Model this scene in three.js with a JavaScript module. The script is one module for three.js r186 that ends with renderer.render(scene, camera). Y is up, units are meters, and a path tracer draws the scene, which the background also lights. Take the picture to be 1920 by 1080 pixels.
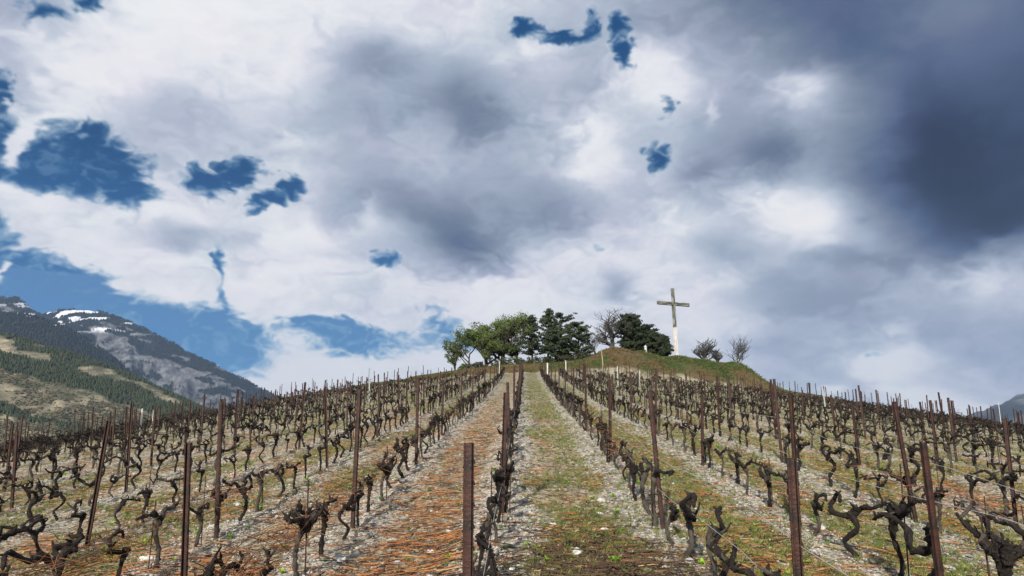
import * as THREE from 'three';
import { mergeGeometries } from 'three/addons/utils/BufferGeometryUtils.js';
import { createNoise3D } from 'simplex-noise';

// ---------------------------------------------------------------- camera, sky, sun, exposure
const scene = new THREE.Scene();
const renderer = new THREE.WebGLRenderer({ antialias: true });
renderer.toneMapping = THREE.LinearToneMapping;
renderer.toneMappingExposure = 1.0;
renderer.shadowMap.enabled = true;
const EYE = 1.85;                                            // metres above the ground at the camera
const camera = new THREE.PerspectiveCamera(2 * Math.atan(540 / 1300) * 180 / Math.PI, 16 / 9, 0.1, 30000);
camera.position.set(0, EYE, 0);
camera.lookAt(-0.0192 * 100, EYE + 100 * 245 / 1300, -100);

const SUN_DIR = new THREE.Vector3(-0.30, 0.66, 0.80).normalize();   // behind the camera, a little to the left
const sun = new THREE.DirectionalLight(new THREE.Color().setRGB(1, 0.93, 0.82), 5);
sun.position.copy(SUN_DIR).multiplyScalar(150); sun.target.position.set(0, 0, -40);
sun.castShadow = true; sun.shadow.radius = 3; sun.shadow.mapSize.set(4096, 4096);
Object.assign(sun.shadow.camera, { left: -90, right: 90, top: 90, bottom: -90, near: 1, far: 400 });
scene.add(sun); scene.add(sun.target);

// seeded random and noise
function rng(seed) { let s = seed >>> 0; return () => { s = (s + 0x6d2b79f5) | 0; let t = Math.imul(s ^ (s >>> 15), 1 | s); t = (t + Math.imul(t ^ (t >>> 7), 61 | t)) ^ t; return ((t ^ (t >>> 14)) >>> 0) / 4294967296; }; }
const noise3 = createNoise3D(rng(7)), noise3b = createNoise3D(rng(91));
const clamp = (x, a = 0, b = 1) => Math.min(b, Math.max(a, x));
const sstep = (a, b, x) => { const t = clamp((x - a) / (b - a)); return t * t * (3 - 2 * t); };
const lerp = (a, b, t) => a + (b - a) * t;
function hash2(i, j) { let h = Math.imul(i, 374761393) + Math.imul(j, 668265263); h = Math.imul(h ^ (h >>> 13), 1274126177); return ((h ^ (h >>> 16)) >>> 0) / 4294967296; }
function vn(x, y) { const i = Math.floor(x), j = Math.floor(y), a = x - i, b = y - j, s = a * a * (3 - 2 * a), t = b * b * (3 - 2 * b); return lerp(lerp(hash2(i, j), hash2(i + 1, j), s), lerp(hash2(i, j + 1), hash2(i + 1, j + 1), s), t); }
function fbm2(x, y, n) { let s = 0, a = 0.5, w = 0; for (let k = 0; k < n; k++) { s += a * vn(x, y); w += a; a *= 0.5; x = x * 2.03 + 17.1; y = y * 2.03 + 5.7; } return s / w; }
function fbm3(x, y, z, n) { let s = 0, a = 0.5; for (let k = 0; k < n; k++) { s += a * noise3(x, y, z); a *= 0.5; x = x * 2.02 + 3.1; y = y * 2.02 + 1.7; z = z * 2.02 + 9.2; } return s; }
const linOf = (v) => { v /= 255; return v <= 0.04045 ? v / 12.92 : Math.pow((v + 0.055) / 1.055, 2.4); };

// The broken cloud deck: brightness of the clouds every 2.6 degrees of azimuth (from -39, 0 = along the vine rows) and every 2.2 degrees of height,
// openings onto blue sky and separate puffs as [azimuth, height, half width, half height, tilt, strength].
const CLOUD = [[225,225,225,225,227,232,236,238,235,239,237,232,225,229,230,230,230,230,224,217,211,205,193,190,185,185,201,213,207,205,205],
  [225,225,225,225,227,232,236,238,235,239,237,232,225,229,230,230,230,230,224,217,211,206,191,196,188,182,200,196,186,185,185],
  [225,225,225,225,227,230,233,236,235,238,237,232,226,232,233,232,230,230,224,216,206,199,189,182,184,202,207,174,167,170,171],
  [224,225,225,225,227,228,230,232,229,226,221,219,222,233,234,232,227,222,219,216,213,207,196,181,168,166,173,167,171,177,179],
  [218,220,220,224,230,229,227,228,225,215,208,209,218,230,230,227,221,211,212,216,218,208,188,167,151,147,165,171,186,189,182],
  [204,213,216,217,212,209,216,224,225,212,209,210,212,213,216,216,213,208,210,214,212,194,174,163,161,156,153,135,121,134,117],
  [206,213,219,220,212,206,211,220,221,209,193,177,161,142,167,191,201,211,212,208,205,184,181,190,195,176,134,87,63,57,57],
  [217,215,203,211,218,217,213,212,209,187,189,170,142,129,152,166,160,173,188,201,200,189,202,218,207,157,104,69,56,56,57],
  [188,200,191,190,201,198,193,192,190,169,162,160,155,146,155,161,160,179,187,185,187,173,178,186,174,126,89,64,60,61,63],
  [171,219,191,177,181,184,188,192,191,176,168,170,174,166,162,163,171,194,195,182,179,157,139,132,147,130,94,68,62,68,72],
  [178,213,217,194,181,183,187,185,181,175,169,172,174,164,160,165,180,198,196,182,179,160,146,146,163,138,105,82,77,79,78],
  [186,221,226,218,201,206,210,200,185,170,162,161,158,143,151,165,182,188,189,189,188,172,160,165,184,136,105,92,91,93,94],
  [167,192,223,229,224,216,210,213,197,171,162,159,156,149,163,173,174,171,182,201,193,178,164,152,129,105,96,102,112,108,95],
  [167,177,209,232,236,234,223,220,209,185,169,170,174,176,187,193,190,180,180,187,177,165,150,135,107,93,96,107,116,113,95],
  [166,179,210,233,240,239,231,226,220,213,200,202,205,204,192,183,176,172,167,160,154,144,128,112,98,95,99,107,115,115,95],
  [166,181,214,234,240,238,232,229,225,221,216,213,211,208,205,200,194,182,170,160,150,135,118,107,99,95,98,106,115,118,95]];
const BLUE = [[-39.1, 17.5, 1.18, 1.64, 0, 1], [-37.1, 16.3, 2.18, 1.06, 12, 1], [-35.8, 17.1, 2.75, 1.64, 10, 1], [-33.3, 18.5, 2.39, 1.75, 0, 1], [-32.1, 16.6, 2.08, 1.19, 20, 1], [-26.0, 17.9, 2.01, 1.02, 0, 1], [-23.3, 18.8, 1.61, 1.04, -15, 1], [-20.9, 17.0, 2.06, 0.74, -25, 0.95], [-19.6, 18.3, 0.67, 0.82, 0, 0.7], [-37.1, 8.5, 4.0, 2.14, 12, 1], [-32.0, 7.7, 3.75, 1.59, 15, 1], [-28.2, 6.5, 6.68, 1.88, 5, 1], [-24.1, 6.1, 3.26, 1.7, 20, 1], [-38.5, 12.6, 0.87, 1.75, 0, 0.8], [-33.7, 8.3, 3.97, 1.85, 10, 1], [-27.0, 4.9, 4.44, 1.57, 10, 1], [-15.9, 7.3, 2.94, 0.94, 8, 0.9], [-12.9, 5.7, 2.65, 1.12, 5, 0.6], [-15.0, 6.1, 3.38, 1.28, 5, 0.5], [-11.8, 12.7, 1.4, 0.86, 0, 0.8], [-24.6, 11.9, 0.77, 1.05, 0, 0.7], [-24.4, 9.6, 0.38, 1.62, 0, 0.6], [0.1, 31.2, 1.25, 0.46, 0, 0.8], [3.7, 30.6, 2.1, 0.46, 0, 0.8], [5.9, 31.5, 0.86, 1.21, 0, 0.8], [8.7, 31.0, 0.84, 1.21, 10, 0.75], [9.2, 28.8, 0.83, 1.01, 0, 0.85], [12.2, 24.7, 0.53, 0.8, 0, 0.6], [11.9, 20.7, 1.14, 1.0, 0, 0.75], [-37.8, 27.3, 1.59, 0.65, 0, 0.6], [-38.0, 26.3, 0.62, 0.82, 0, 0.5], [-34.6, 28.2, 0.82, 0.73, 0, 0.85], [-39.6, 21.5, 0.53, 1.39, 0, 0.8], [-39.1, 20.4, 0.41, 0.67, 0, 0.7], [-6.0, 7.1, 1.99, 1.14, 30, 0.5], [-8.2, 8.6, 1.76, 0.87, 40, 0.4], [26.5, 4.5, 1.03, 0.35, 0, 0.4], [6.6, 13.6, 0.89, 0.35, 0, 0.3], [-8.4, 6.2, 2.18, 0.96, 10, 0.45]];
const PUFF = [[-27.8, 10.2, 2.94, 1.77, 0], [-37.6, 18.4, 0.49, 1.67, 12], [-35.3, 13.9, 4.96, 1.24, 14], [-38.8, 15.2, 1.77, 0.83, 10], [-31.3, 9.3, 0.61, 0.46, 0], [-37.9, 9.7, 0.35, 0.78, 0]];
const SPOT = [[1.3, 30.1, 2.15, 0.78, 0, 36], [11.5, 27.0, 2.69, 1.77, 0, 26], [5.6, 21.4, 2.28, 2.51, 20, 30], [21.4, 15.3, 3.05, 1.61, 8, 22], [23.7, 14.3, 2.21, 1.19, 15, 14], [26.8, 3.6, 2.02, 1.0, 0, 30], [28.3, 1.6, 2.58, 0.68, 5, 26], [23.4, 1.9, 1.14, 0.47, 10, 34], [31.4, 0.8, 2.7, 0.65, 5, 20], [23.2, 24.7, 2.02, 0.9, 8, 30], [16.3, 24.1, 0.51, 1.03, 0, 26], [-20.4, 26.7, 1.07, 0.61, 0, 12], [-19.2, 21.6, 2.05, 0.6, 0, 22], [13.4, 15.5, 2.54, 1.01, 0, 14], [-17.1, 14.5, 3.2, 0.76, -12, 14], [-12.8, 16.4, 0.7, 0.94, 0, 24], [-27.8, 10.4, 2.57, 1.42, 0, 12], [-37.5, 19.3, 2.19, 1.56, -25, 12], [34.1, 9.5, 1.76, 0.94, 0, 24], [17.1, 11.0, 1.61, 0.84, -20, 16], [-5.3, 25.1, 3.06, 2.24, 15, -20], [-8.4, 16.9, 3.86, 1.46, 28, -26], [-4.5, 13.7, 2.71, 1.31, 0, -22], [-27.7, 13.5, 2.23, 0.79, 0, -34], [-23.3, 14.0, 1.98, 0.81, 0, -26], [14.7, 19.4, 1.45, 0.99, -30, -34], [20.6, 20.8, 2.37, 1.26, 0, -18], [31.9, 18.0, 2.38, 3.96, 0, -14], [34.3, 12.4, 2.63, 1.29, 0, -12], [2.1, 17.0, 4.09, 1.3, 0, -16], [8.0, 10.5, 1.39, 0.96, 0, -46], [25.7, 11.8, 3.15, 0.71, 8, -26], [19.2, 5.7, 2.3, 0.74, 0, -16], [-12.7, 28.4, 3.25, 1.01, 0, -20], [-28.5, 23.0, 2.28, 1.49, 0, -12], [21.7, 8.2, 3.32, 1.01, 0, -10], [18.6, 9.2, 2.34, 1.24, 0, -14], [16.0, 13.2, 2.45, 0.84, 10, -16]];
function cloudAt(az, el) {
  let u = clamp((az + 39) / 2.6, 0, 29.999), v = clamp(el / 2.2, 0, 14.999);
  const i = Math.floor(u), j = Math.floor(v); u -= i; v -= j;
  const row = (r) => { const R = CLOUD[clamp(r, 0, 15)], g = (k) => R[clamp(k, 0, 30)], a = g(i - 1), b = g(i), c = g(i + 1), d = g(i + 2); return b + 0.5 * u * (c - a + u * (2 * a - 5 * b + 4 * c - d + u * (3 * (b - c) + d - a))); };
  const a = row(j - 1), b = row(j), c = row(j + 1), d = row(j + 2);
  return b + 0.5 * v * (c - a + v * (2 * a - 5 * b + 4 * c - d + v * (3 * (b - c) + d - a)));
}
const blobs = (list, az, el) => {
  let s = 0;
  for (const [a, e, ra, re, t, w = 1] of list) {
    const x = az - a, y = el - e, m = 2.2 * (ra + re); if (x > m || x < -m || y > m || y < -m) continue;
    const c = Math.cos(t * Math.PI / 180), n = Math.sin(t * Math.PI / 180), p = (x * c - y * n) / ra, q = (x * n + y * c) / re;
    s = s + (1 - s) * w * Math.exp(-0.75 * Math.pow(p * p + q * q, 1.25));
  }
  return s;
};
const spots = (az, el) => { let s = 0; for (const [a, e, ra, re, t, w] of SPOT) { const x = az - a, y = el - e, m = 2.2 * (ra + re); if (x > m || x < -m || y > m || y < -m) continue; const c = Math.cos(t * Math.PI / 180), n = Math.sin(t * Math.PI / 180), p = (x * c - y * n) / ra, q = (x * n + y * c) / re; s += w * Math.exp(-0.7 * Math.pow(p * p + q * q, 1.3)); } return s; };
const RAMP = [[0, 8, 14, 30], [55, 47, 60, 90], [90, 84, 100, 132], [130, 124, 136, 158], [170, 163, 174, 194], [200, 196, 203, 218], [225, 225, 227, 235], [240, 240, 240, 243], [256, 252, 252, 252]];
function cloudColor(L, out) { L = clamp(L, 0, 255); let k = 0; while (L > RAMP[k + 1][0]) k++; const A = RAMP[k], B = RAMP[k + 1], t = (L - A[0]) / (B[0] - A[0]); for (let c = 0; c < 3; c++) out[c] = lerp(A[c + 1], B[c + 1], t); }
{
  const W = 4096, H = 2048, data = new Float32Array(W * H * 4), col = [0, 0, 0];
  for (let row = 0; row < H; row++) {
    const up = ((row + 0.5) / H - 0.5) * Math.PI, el = up * 180 / Math.PI, cy = Math.cos(up), sy = Math.sin(up);
    for (let c = 0; c < W; c++) {
      const o = (row * W + c) * 4; data[o + 3] = 1;
      if (el < -1) { data[o] = 0.20; data[o + 1] = 0.20; data[o + 2] = 0.19; continue; }
      const ph = ((c + 0.5) / W - 0.5) * 2 * Math.PI, x = Math.cos(ph) * cy, z = Math.sin(ph) * cy, az = Math.atan2(x, -z) * 180 / Math.PI;
      const near = sstep(46, 40, Math.abs(az)) * sstep(42, 35, el);          // where the list above says what the clouds look like
      const fine = Math.abs(az) < 44 && el < 38 ? 1 : 0;
      const X = x * 5, Y = sy * 9, Z = z * 5;
      const w1 = fbm3(X * 1.6, Y * 1.6, Z * 1.6, fine ? 4 : 3), w2 = fbm3(X * 1.6 + 31, Y * 1.6 + 11, Z * 1.6, fine ? 4 : 3);
      const f1 = fbm3(X * 1.9 + w1 * 0.9 + 7, Y * 1.9 + w2 * 0.9, Z * 1.9, fine ? 7 : 4);
      const puffs = 1 - 2.2 * Math.abs(fbm3(X * 1.3 + w2 * 0.6, Y * 1.3 + 40 + w1 * 0.6, Z * 1.3, fine ? 5 : 3));
      const a2 = az + w1 * 1.3 + f1 * 0.9, e2 = el + w2 * 0.8 - f1 * 0.6;
      let L = 0, hole = 0;
      if (near > 0) { L = cloudAt(a2, e2) + spots(az + w1 * 1.0 + f1 * 0.9, el + w2 * 0.7 - f1 * 0.6); const w3 = fbm3(X * 5.2 + 12, Y * 5.2, Z * 5.2 + w1 * 3, 4); hole = blobs(BLUE, az + w1 * 1.2 + f1 * 0.9 + w3 * 0.5, el + w2 * 0.7 - f1 * 0.5 + w3 * 0.3); hole *= 1 - blobs(PUFF, az + w1 * 0.8 + f1, el + w2 * 0.6 + f1 * 0.6); }
      if (near < 1) {
        const big = fbm3(x * 2.1 + 5, sy * 2.6 + 2, z * 2.1, 3), Lo = 178 + 120 * big + 18 * w1, ho = sstep(0.16, 0.42, fbm3(x * 2.6, sy * 3.4 + 20, z * 2.6 + 4, 4) + 0.15 * f1);
        L = lerp(Lo, L, near); hole = lerp(ho, hole, near);
      }
      const soft = sstep(60, 170, L);
      let bil = 0; if (fine) { let am = 0.5, fx = X * 1.5 + w1 * 0.5, fy = Y * 1.7 + w2 * 0.5, fz = Z * 1.5; for (let k = 0; k < 5; k++) { bil += am * Math.abs(noise3b(fx, fy, fz)); am *= 0.55; fx *= 2.1; fy *= 2.1; fz *= 2.1; } bil = (bil - 0.27) * sstep(150, 215, L); }
      L = 180 + (L - 180) * 1.10 + 34 * bil; L += (17 * f1 + 5 * puffs) * (0.35 + 0.75 * soft) + 4;
      const low = 150 * sstep(13.5, 9.5, el); if (L < low) L = lerp(L, low, sstep(13.5, 9.5, el));
      const wisp = fbm3(X * 4.6 + w1 * 2, Y * 4.6 + w2 * 2, Z * 4.6 + 70, fine ? 5 : 3);
      const b = Math.pow(sstep(0.04, 1.05, hole * 1.28 + 0.18 * f1 + 0.46 * wisp * sstep(0.05, 0.35, hole)), 1.25) * sstep(0.04, 0.35, hole) * (1 - 0.22 * sstep(0.0, 0.5, -wisp + 0.3 * w1));
      L += 10 * sstep(0.08, 0.3, hole) * (1 - b);
      if (L > 222) L = 222 + 24 * (1 - Math.exp(-(L - 222) / 24));
      cloudColor(L, col);
      const hue = 5 * fbm3(x * 7, sy * 9, z * 7 + 50, 2); col[0] += hue * 0.6; col[1] -= hue * 0.3; col[2] += hue * 0.2;
      const h = clamp(el / 20), bl = [lerp(96, 17, Math.pow(h, 0.6)), lerp(165, 70, Math.pow(h, 0.7)), lerp(214, 122, Math.pow(h, 0.85))];
      for (let k = 0; k < 3; k++) data[o + k] = linOf(lerp(col[k], bl[k], b * 0.97));
    }
  }
  const t = new THREE.DataTexture(data, W, H, THREE.RGBAFormat, THREE.FloatType);
  t.mapping = THREE.EquirectangularReflectionMapping; t.magFilter = THREE.LinearFilter; t.needsUpdate = true;
  scene.background = t; scene.environment = t;
}

// ---------------------------------------------------------------- helpers
const V = (x, y, z) => new THREE.Vector3(x, y, z);
const rgb = (r, g, b) => new THREE.Color().setRGB(r, g, b);
const used = new Map();
function numbered(name) { const n = used.get(name) ?? 0; used.set(name, n + 1); return n ? name + '_' + String(n).padStart(3, '0') : name; }
function tag(o, label, category, group) { o.userData.label = label; o.userData.category = category; if (group) o.userData.group = group; return o; }
function shade(o) { o.traverse((m) => { if (m.isMesh) { m.castShadow = true; m.receiveShadow = true; } }); return o; }
function mesh(name, geo, mat, parent) { const m = new THREE.Mesh(geo, mat); m.name = name; parent.add(m); return m; }
function top(name, geo, mat) { const m = new THREE.Mesh(geo, mat); m.name = numbered(name); scene.add(m); return shade(m); }
function group(name, x, y, z, turn = 0) { const g = new THREE.Group(); g.name = numbered(name); g.position.set(x, y, z); g.rotation.y = turn; scene.add(g); return g; }
function ordinal(n) { const w = ['', 'first', 'second', 'third', 'fourth', 'fifth', 'sixth', 'seventh', 'eighth', 'ninth', 'tenth', 'eleventh', 'twelfth']; if (n < w.length) return w[n]; const e = n % 100 > 10 && n % 100 < 14 ? 'th' : ['th', 'st', 'nd', 'rd'][n % 10] ?? 'th'; return n + e; }
function tex(W, H, f, srgb = false, wrap = THREE.RepeatWrapping) {
  const d = new Uint8Array(W * H * 4), c = [0, 0, 0, 1];
  for (let y = 0; y < H; y++) for (let x = 0; x < W; x++) { f(x, y, c); const o = (y * W + x) * 4; for (let k = 0; k < 3; k++) { let v = clamp(c[k]); if (srgb) v = v <= 0.0031308 ? v * 12.92 : 1.055 * Math.pow(v, 1 / 2.4) - 0.055; d[o + k] = Math.round(v * 255); } d[o + 3] = 255; }
  const t = new THREE.DataTexture(d, W, H, THREE.RGBAFormat); t.wrapS = t.wrapT = wrap; t.magFilter = THREE.LinearFilter; t.minFilter = THREE.LinearMipmapLinearFilter; t.generateMipmaps = true;
  if (srgb) t.colorSpace = THREE.SRGBColorSpace; t.needsUpdate = true; return t;
}
// value noise that repeats after n cells
function tvn(x, y, n) { const i = Math.floor(x), j = Math.floor(y), a = x - i, b = y - j, s = a * a * (3 - 2 * a), t = b * b * (3 - 2 * b), m = (k) => ((k % n) + n) % n; return lerp(lerp(hash2(m(i), m(j)), hash2(m(i + 1), m(j)), s), lerp(hash2(m(i), m(j + 1)), hash2(m(i + 1), m(j + 1)), s), t); }
function tfbm(u, v, n, oct) { let s = 0, a = 0.5, w = 0; for (let k = 0; k < oct; k++) { s += a * tvn(u * n, v * n, n); w += a; a *= 0.5; n *= 2; } return s / w; }

// A tapered tube along points; rough makes its skin lumpy like bark.
function tube(pts, radii, sides, rough = 0, seed = 0, cap = true) {
  const P = [], U = [], I = [], n = pts.length, t = V(0, 0, 0), nrm = V(0, 0, 0), bi = V(0, 0, 0), prev = V(0, 0, 0);
  let len = 0;
  for (let i = 0; i < n; i++) {
    t.subVectors(pts[Math.min(n - 1, i + 1)], pts[Math.max(0, i - 1)]).normalize();
    if (i === 0) nrm.set(Math.abs(t.y) > 0.9 ? 1 : 0, Math.abs(t.y) > 0.9 ? 0 : 1, 0); else { nrm.copy(prev); len += pts[i].distanceTo(pts[i - 1]); }
    nrm.addScaledVector(t, -nrm.dot(t)).normalize(); prev.copy(nrm); bi.crossVectors(t, nrm);
    for (let k = 0; k <= sides; k++) {
      const a = (k % sides) / sides * Math.PI * 2, r = radii[i] * (1 + (rough ? rough * (noise3(Math.cos(a) * 1.4 + seed, len * 16, Math.sin(a) * 1.4) + 0.5 * noise3(Math.cos(a) * 2.6 + seed, len * 45, Math.sin(a) * 2.6)) : 0));
      P.push(pts[i].x + r * (Math.cos(a) * nrm.x + Math.sin(a) * bi.x), pts[i].y + r * (Math.cos(a) * nrm.y + Math.sin(a) * bi.y), pts[i].z + r * (Math.cos(a) * nrm.z + Math.sin(a) * bi.z));
      U.push(k / sides * Math.max(0.05, 6.28 * radii[0]), len);
    }
  }
  const w = sides + 1;
  for (let i = 0; i < n - 1; i++) for (let k = 0; k < sides; k++) { const a = i * w + k; I.push(a, a + w, a + 1, a + 1, a + w, a + w + 1); }
  if (cap) { P.push(pts[n - 1].x, pts[n - 1].y, pts[n - 1].z); U.push(0, len); const c = n * w; for (let k = 0; k < sides; k++) I.push(c, (n - 1) * w + k + 1, (n - 1) * w + k); }
  const g = new THREE.BufferGeometry();
  g.setAttribute('position', new THREE.Float32BufferAttribute(P, 3)); g.setAttribute('uv', new THREE.Float32BufferAttribute(U, 2)); g.setIndex(I); g.computeVertexNormals();
  return g;
}
function spline(ctrl, n) { return new THREE.CatmullRomCurve3(ctrl, false, 'catmullrom', 0.5).getPoints(n); }
const curve1 = (tab, x) => { let i = 0; while (i < tab.length - 2 && x > tab[i + 1][0]) i++; const [a, b] = tab[i], [c, d] = tab[i + 1]; const t = clamp((x - a) / (c - a)); const s0 = i > 0 ? (d - tab[i - 1][1]) / (c - tab[i - 1][0]) : (d - b) / (c - a), s1 = i < tab.length - 2 ? (tab[i + 2][1] - b) / (tab[i + 2][0] - a) : (d - b) / (c - a), h = c - a, t2 = t * t, t3 = t2 * t; return (2 * t3 - 3 * t2 + 1) * b + (t3 - 2 * t2 + t) * h * s0 + (-2 * t3 + 3 * t2) * d + (t3 - t2) * h * s1; };

// ---------------------------------------------------------------- lie of the land (d = metres up the rows, -z)
const SLOPE = [[-60, -8], [-30, -3], [-8, -0.35], [0, 0], [4, 0.15], [10.7, 0.58], [17.1, 1.23], [36, 2.73], [68, 5.7], [76, 6.64], [83, 7.66], [90, 8.27], [97, 8.5], [112, 7.2], [150, 0], [260, -30], [420, -62], [700, -75], [9000, -75]];
const KNOLL = [[-16, 0], [-12, 0], [-6, 0.25], [2, 0.5], [6, 0.95], [9, 1.9], [11, 2.9], [13.5, 2.75], [16, 2.5], [20, 2.6], [24, 2.55], [27.2, 2.45], [28.8, 1.3], [30.2, 0.3], [32, 0], [60, 0]];
function land(X, d) {
  const r = lerp(2, 8, clamp((d - 5) / 60)), ax = Math.sqrt((X - 0.6) ** 2 + r * r) - r, far = sstep(60, 260, Math.abs(X));
  let y = curve1(SLOPE, d) - (X < 0.6 ? 0.112 : 0.094) * ax * (1 + far * 0.6) - (X < 0.6 ? 0.0011 : 0.0007) * Math.min(X * X, 8000) * sstep(20, 60, d);
  if (X > -16 && X < 60 && d > 70 && d < 116) { const k = curve1(KNOLL, X); y += Math.max(0, k) * sstep(77, 87, d) * sstep(112, 98, d) * (1 + 0.10 * noise3(X * 0.25, 3, d * 0.25)); }
  y = Math.max(y, -78 + 6 * noise3(X * 0.002, 1, d * 0.002));
  return y;
}
const ROW0 = -0.33, PITCH = 2.0, END = 76;
const rowX = (r) => ROW0 + r * PITCH;
function soil(X, d) {                                        // the vineyard floor: low banks along the rows, clods
  const q = (X - ROW0) / PITCH, dr = Math.abs(q - Math.round(q)) * PITCH;
  return land(X, d) + 0.05 * (0.5 + 0.5 * Math.cos(dr * Math.PI)) + 0.035 * noise3(X * 1.7, 0, d * 1.7) + 0.02 * noise3(X * 5, 4, d * 5) - 0.03 * Math.exp(-(((dr - 0.62) / 0.13) ** 2)) + 0.05 * noise3(X * 0.35, 8, d * 0.35);
}

// ---------------------------------------------------------------- ground
const grainBump = tex(512, 512, (x, y, c) => { const u = x / 512, v = y / 512; const s = tfbm(u, v, 16, 5), k = tvn(u * 64, v * 64, 64), q = clamp(0.55 * s + 0.45 * Math.pow(k, 2) * (tvn(u * 24 + 5, v * 24, 24) > 0.5 ? 1 : 0.4)); c[0] = c[1] = c[2] = q; });
// What covers a spot of the vineyard floor: shares of gravel, rust-coloured prunings, straw, green.
function cover(X, d) {
  const q = (X - ROW0) / PITCH, dr = Math.abs(q - Math.round(q)) * PITCH, alley = Math.floor(q);
  const n1 = fbm2(X * 0.9 + 40, d * 0.8 + 9, 4), n2 = fbm2(X * 0.35 + 7, d * 0.22 + 70, 4), n3 = fbm2(X * 1.6 + 90, d * 0.9 + 33, 4);
  const gravel = sstep(0.60, 0.26, dr + 0.55 * (n1 - 0.5)) * (1 - 0.45 * sstep(25, 55, d)) * (q < 3.4 && q > -1.4 ? 1 : 0.75);
  const h = hash2(alley + 50, 3);
  let og = alley === -1 ? 0.17 : alley === 0 ? -0.14 : 0.02 + 0.10 * (h - 0.5), gg = alley === -1 ? -0.16 : alley === 0 ? 0.08 : alley > 0 ? 0.07 : -0.03 + 0.08 * (h - 0.5);
  gg += 0.10 * sstep(16, 45, d); og += 0.04 + 0.07 * sstep(28, 48, d);
  const orange = sstep(0.42, 0.62, n3 + og), green = sstep(0.44, 0.60, n2 * 0.6 + n1 * 0.4 + gg) * (1 - 0.75 * gravel);
  return { gravel, orange: orange * (1 - 0.7 * gravel), green };
}
const FX0 = -40, FX1 = 40, FD1 = 84, FD0 = -4;
const floorMap = tex(2048, 2048, (x, y, c) => {
  const X = lerp(FX0, FX1, (x + 0.5) / 2048), d = lerp(FD0, FD1, (y + 0.5) / 2048), k = cover(X, d);
  const r1 = hash2(x + 11, y + 3), r2 = hash2(x + 911, y + 73), m = vn(x * 0.45, y * 0.45), m2 = vn(x * 0.16 + 9, y * 0.3);
  let a = [0.43, 0.37, 0.25];
  const mix = (b, t) => { for (let i = 0; i < 3; i++) a[i] = lerp(a[i], b[i], t); };
  mix([0.40, 0.30, 0.15], sstep(0.45, 0.75, m2) * 0.7); mix([0.16, 0.12, 0.07], sstep(0.55, 0.8, vn(x * 0.3 + 70, y * 0.5 + 9)) * 0.55);
  mix([0.34, 0.14, 0.045], k.orange * sstep(0.40, 0.72, m2 * 0.5 + m * 0.5) * 0.5);
  mix([0.15, 0.165, 0.034], k.green * sstep(0.2, 0.6, m) * 0.85);
  mix([0.53, 0.49, 0.40], k.gravel * (0.55 + 0.45 * m));
  if (r1 > 0.93) mix([0.60, 0.58, 0.53], 0.8); else if (r1 < 0.25) mix([0.05, 0.037, 0.022], 0.75);
  const v = 0.72 + 0.5 * r2; c[0] = a[0] * v; c[1] = a[1] * v; c[2] = a[2] * v;
}, true, THREE.MirroredRepeatWrapping);
function sheet(xs, ds, height, uvOf, colorOf) {
  const n = xs.length, m = ds.length, P = new Float32Array(n * m * 3), U = new Float32Array(n * m * 2), C = colorOf ? new Float32Array(n * m * 3) : null, I = [];
  let k = 0;
  for (let j = 0; j < m; j++) for (let i = 0; i < n; i++, k++) {
    P[k * 3] = xs[i]; P[k * 3 + 1] = height(xs[i], ds[j]); P[k * 3 + 2] = -ds[j]; const u = uvOf(xs[i], ds[j]); U[k * 2] = u[0]; U[k * 2 + 1] = u[1];
    if (C) { const q = colorOf(xs[i], ds[j], P[k * 3 + 1]); C[k * 3] = q[0]; C[k * 3 + 1] = q[1]; C[k * 3 + 2] = q[2]; }
    if (i < n - 1 && j < m - 1) I.push(k, k + 1, k + n, k + 1, k + n + 1, k + n);
  }
  const g = new THREE.BufferGeometry(); g.setAttribute('position', new THREE.BufferAttribute(P, 3)); g.setAttribute('uv', new THREE.BufferAttribute(U, 2)); if (C) g.setAttribute('color', new THREE.BufferAttribute(C, 3));
  g.setIndex(I); g.computeVertexNormals(); return g;
}
const steps = (a, b, s) => { const o = []; for (let x = a; x <= b + 1e-6; x += s) o.push(x); return o; };
const graded = (lim, fine, s) => { const o = []; let x = 0, t = s; while (x < lim) { o.push(x); if (x >= fine) t *= 1.16; x += t; } o.push(lim); return o; };
{
  const g = sheet([...steps(-66, -30.5, 0.5), ...steps(-30, 30, 0.2), ...steps(30.5, 66, 0.5)], [...steps(-4, 40, 0.2), ...steps(40.5, 79, 0.5)], soil, (X, d) => [(X - FX0) / (FX1 - FX0), (d - FD0) / (FD1 - FD0)]);
  const b = grainBump.clone(); b.repeat.set(80, 88);
  const m = top('vineyard_soil', g, new THREE.MeshStandardMaterial({ map: floorMap, bumpMap: b, bumpScale: 0.035, roughness: 0.95 })); m.userData.kind = 'structure';
}
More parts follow.
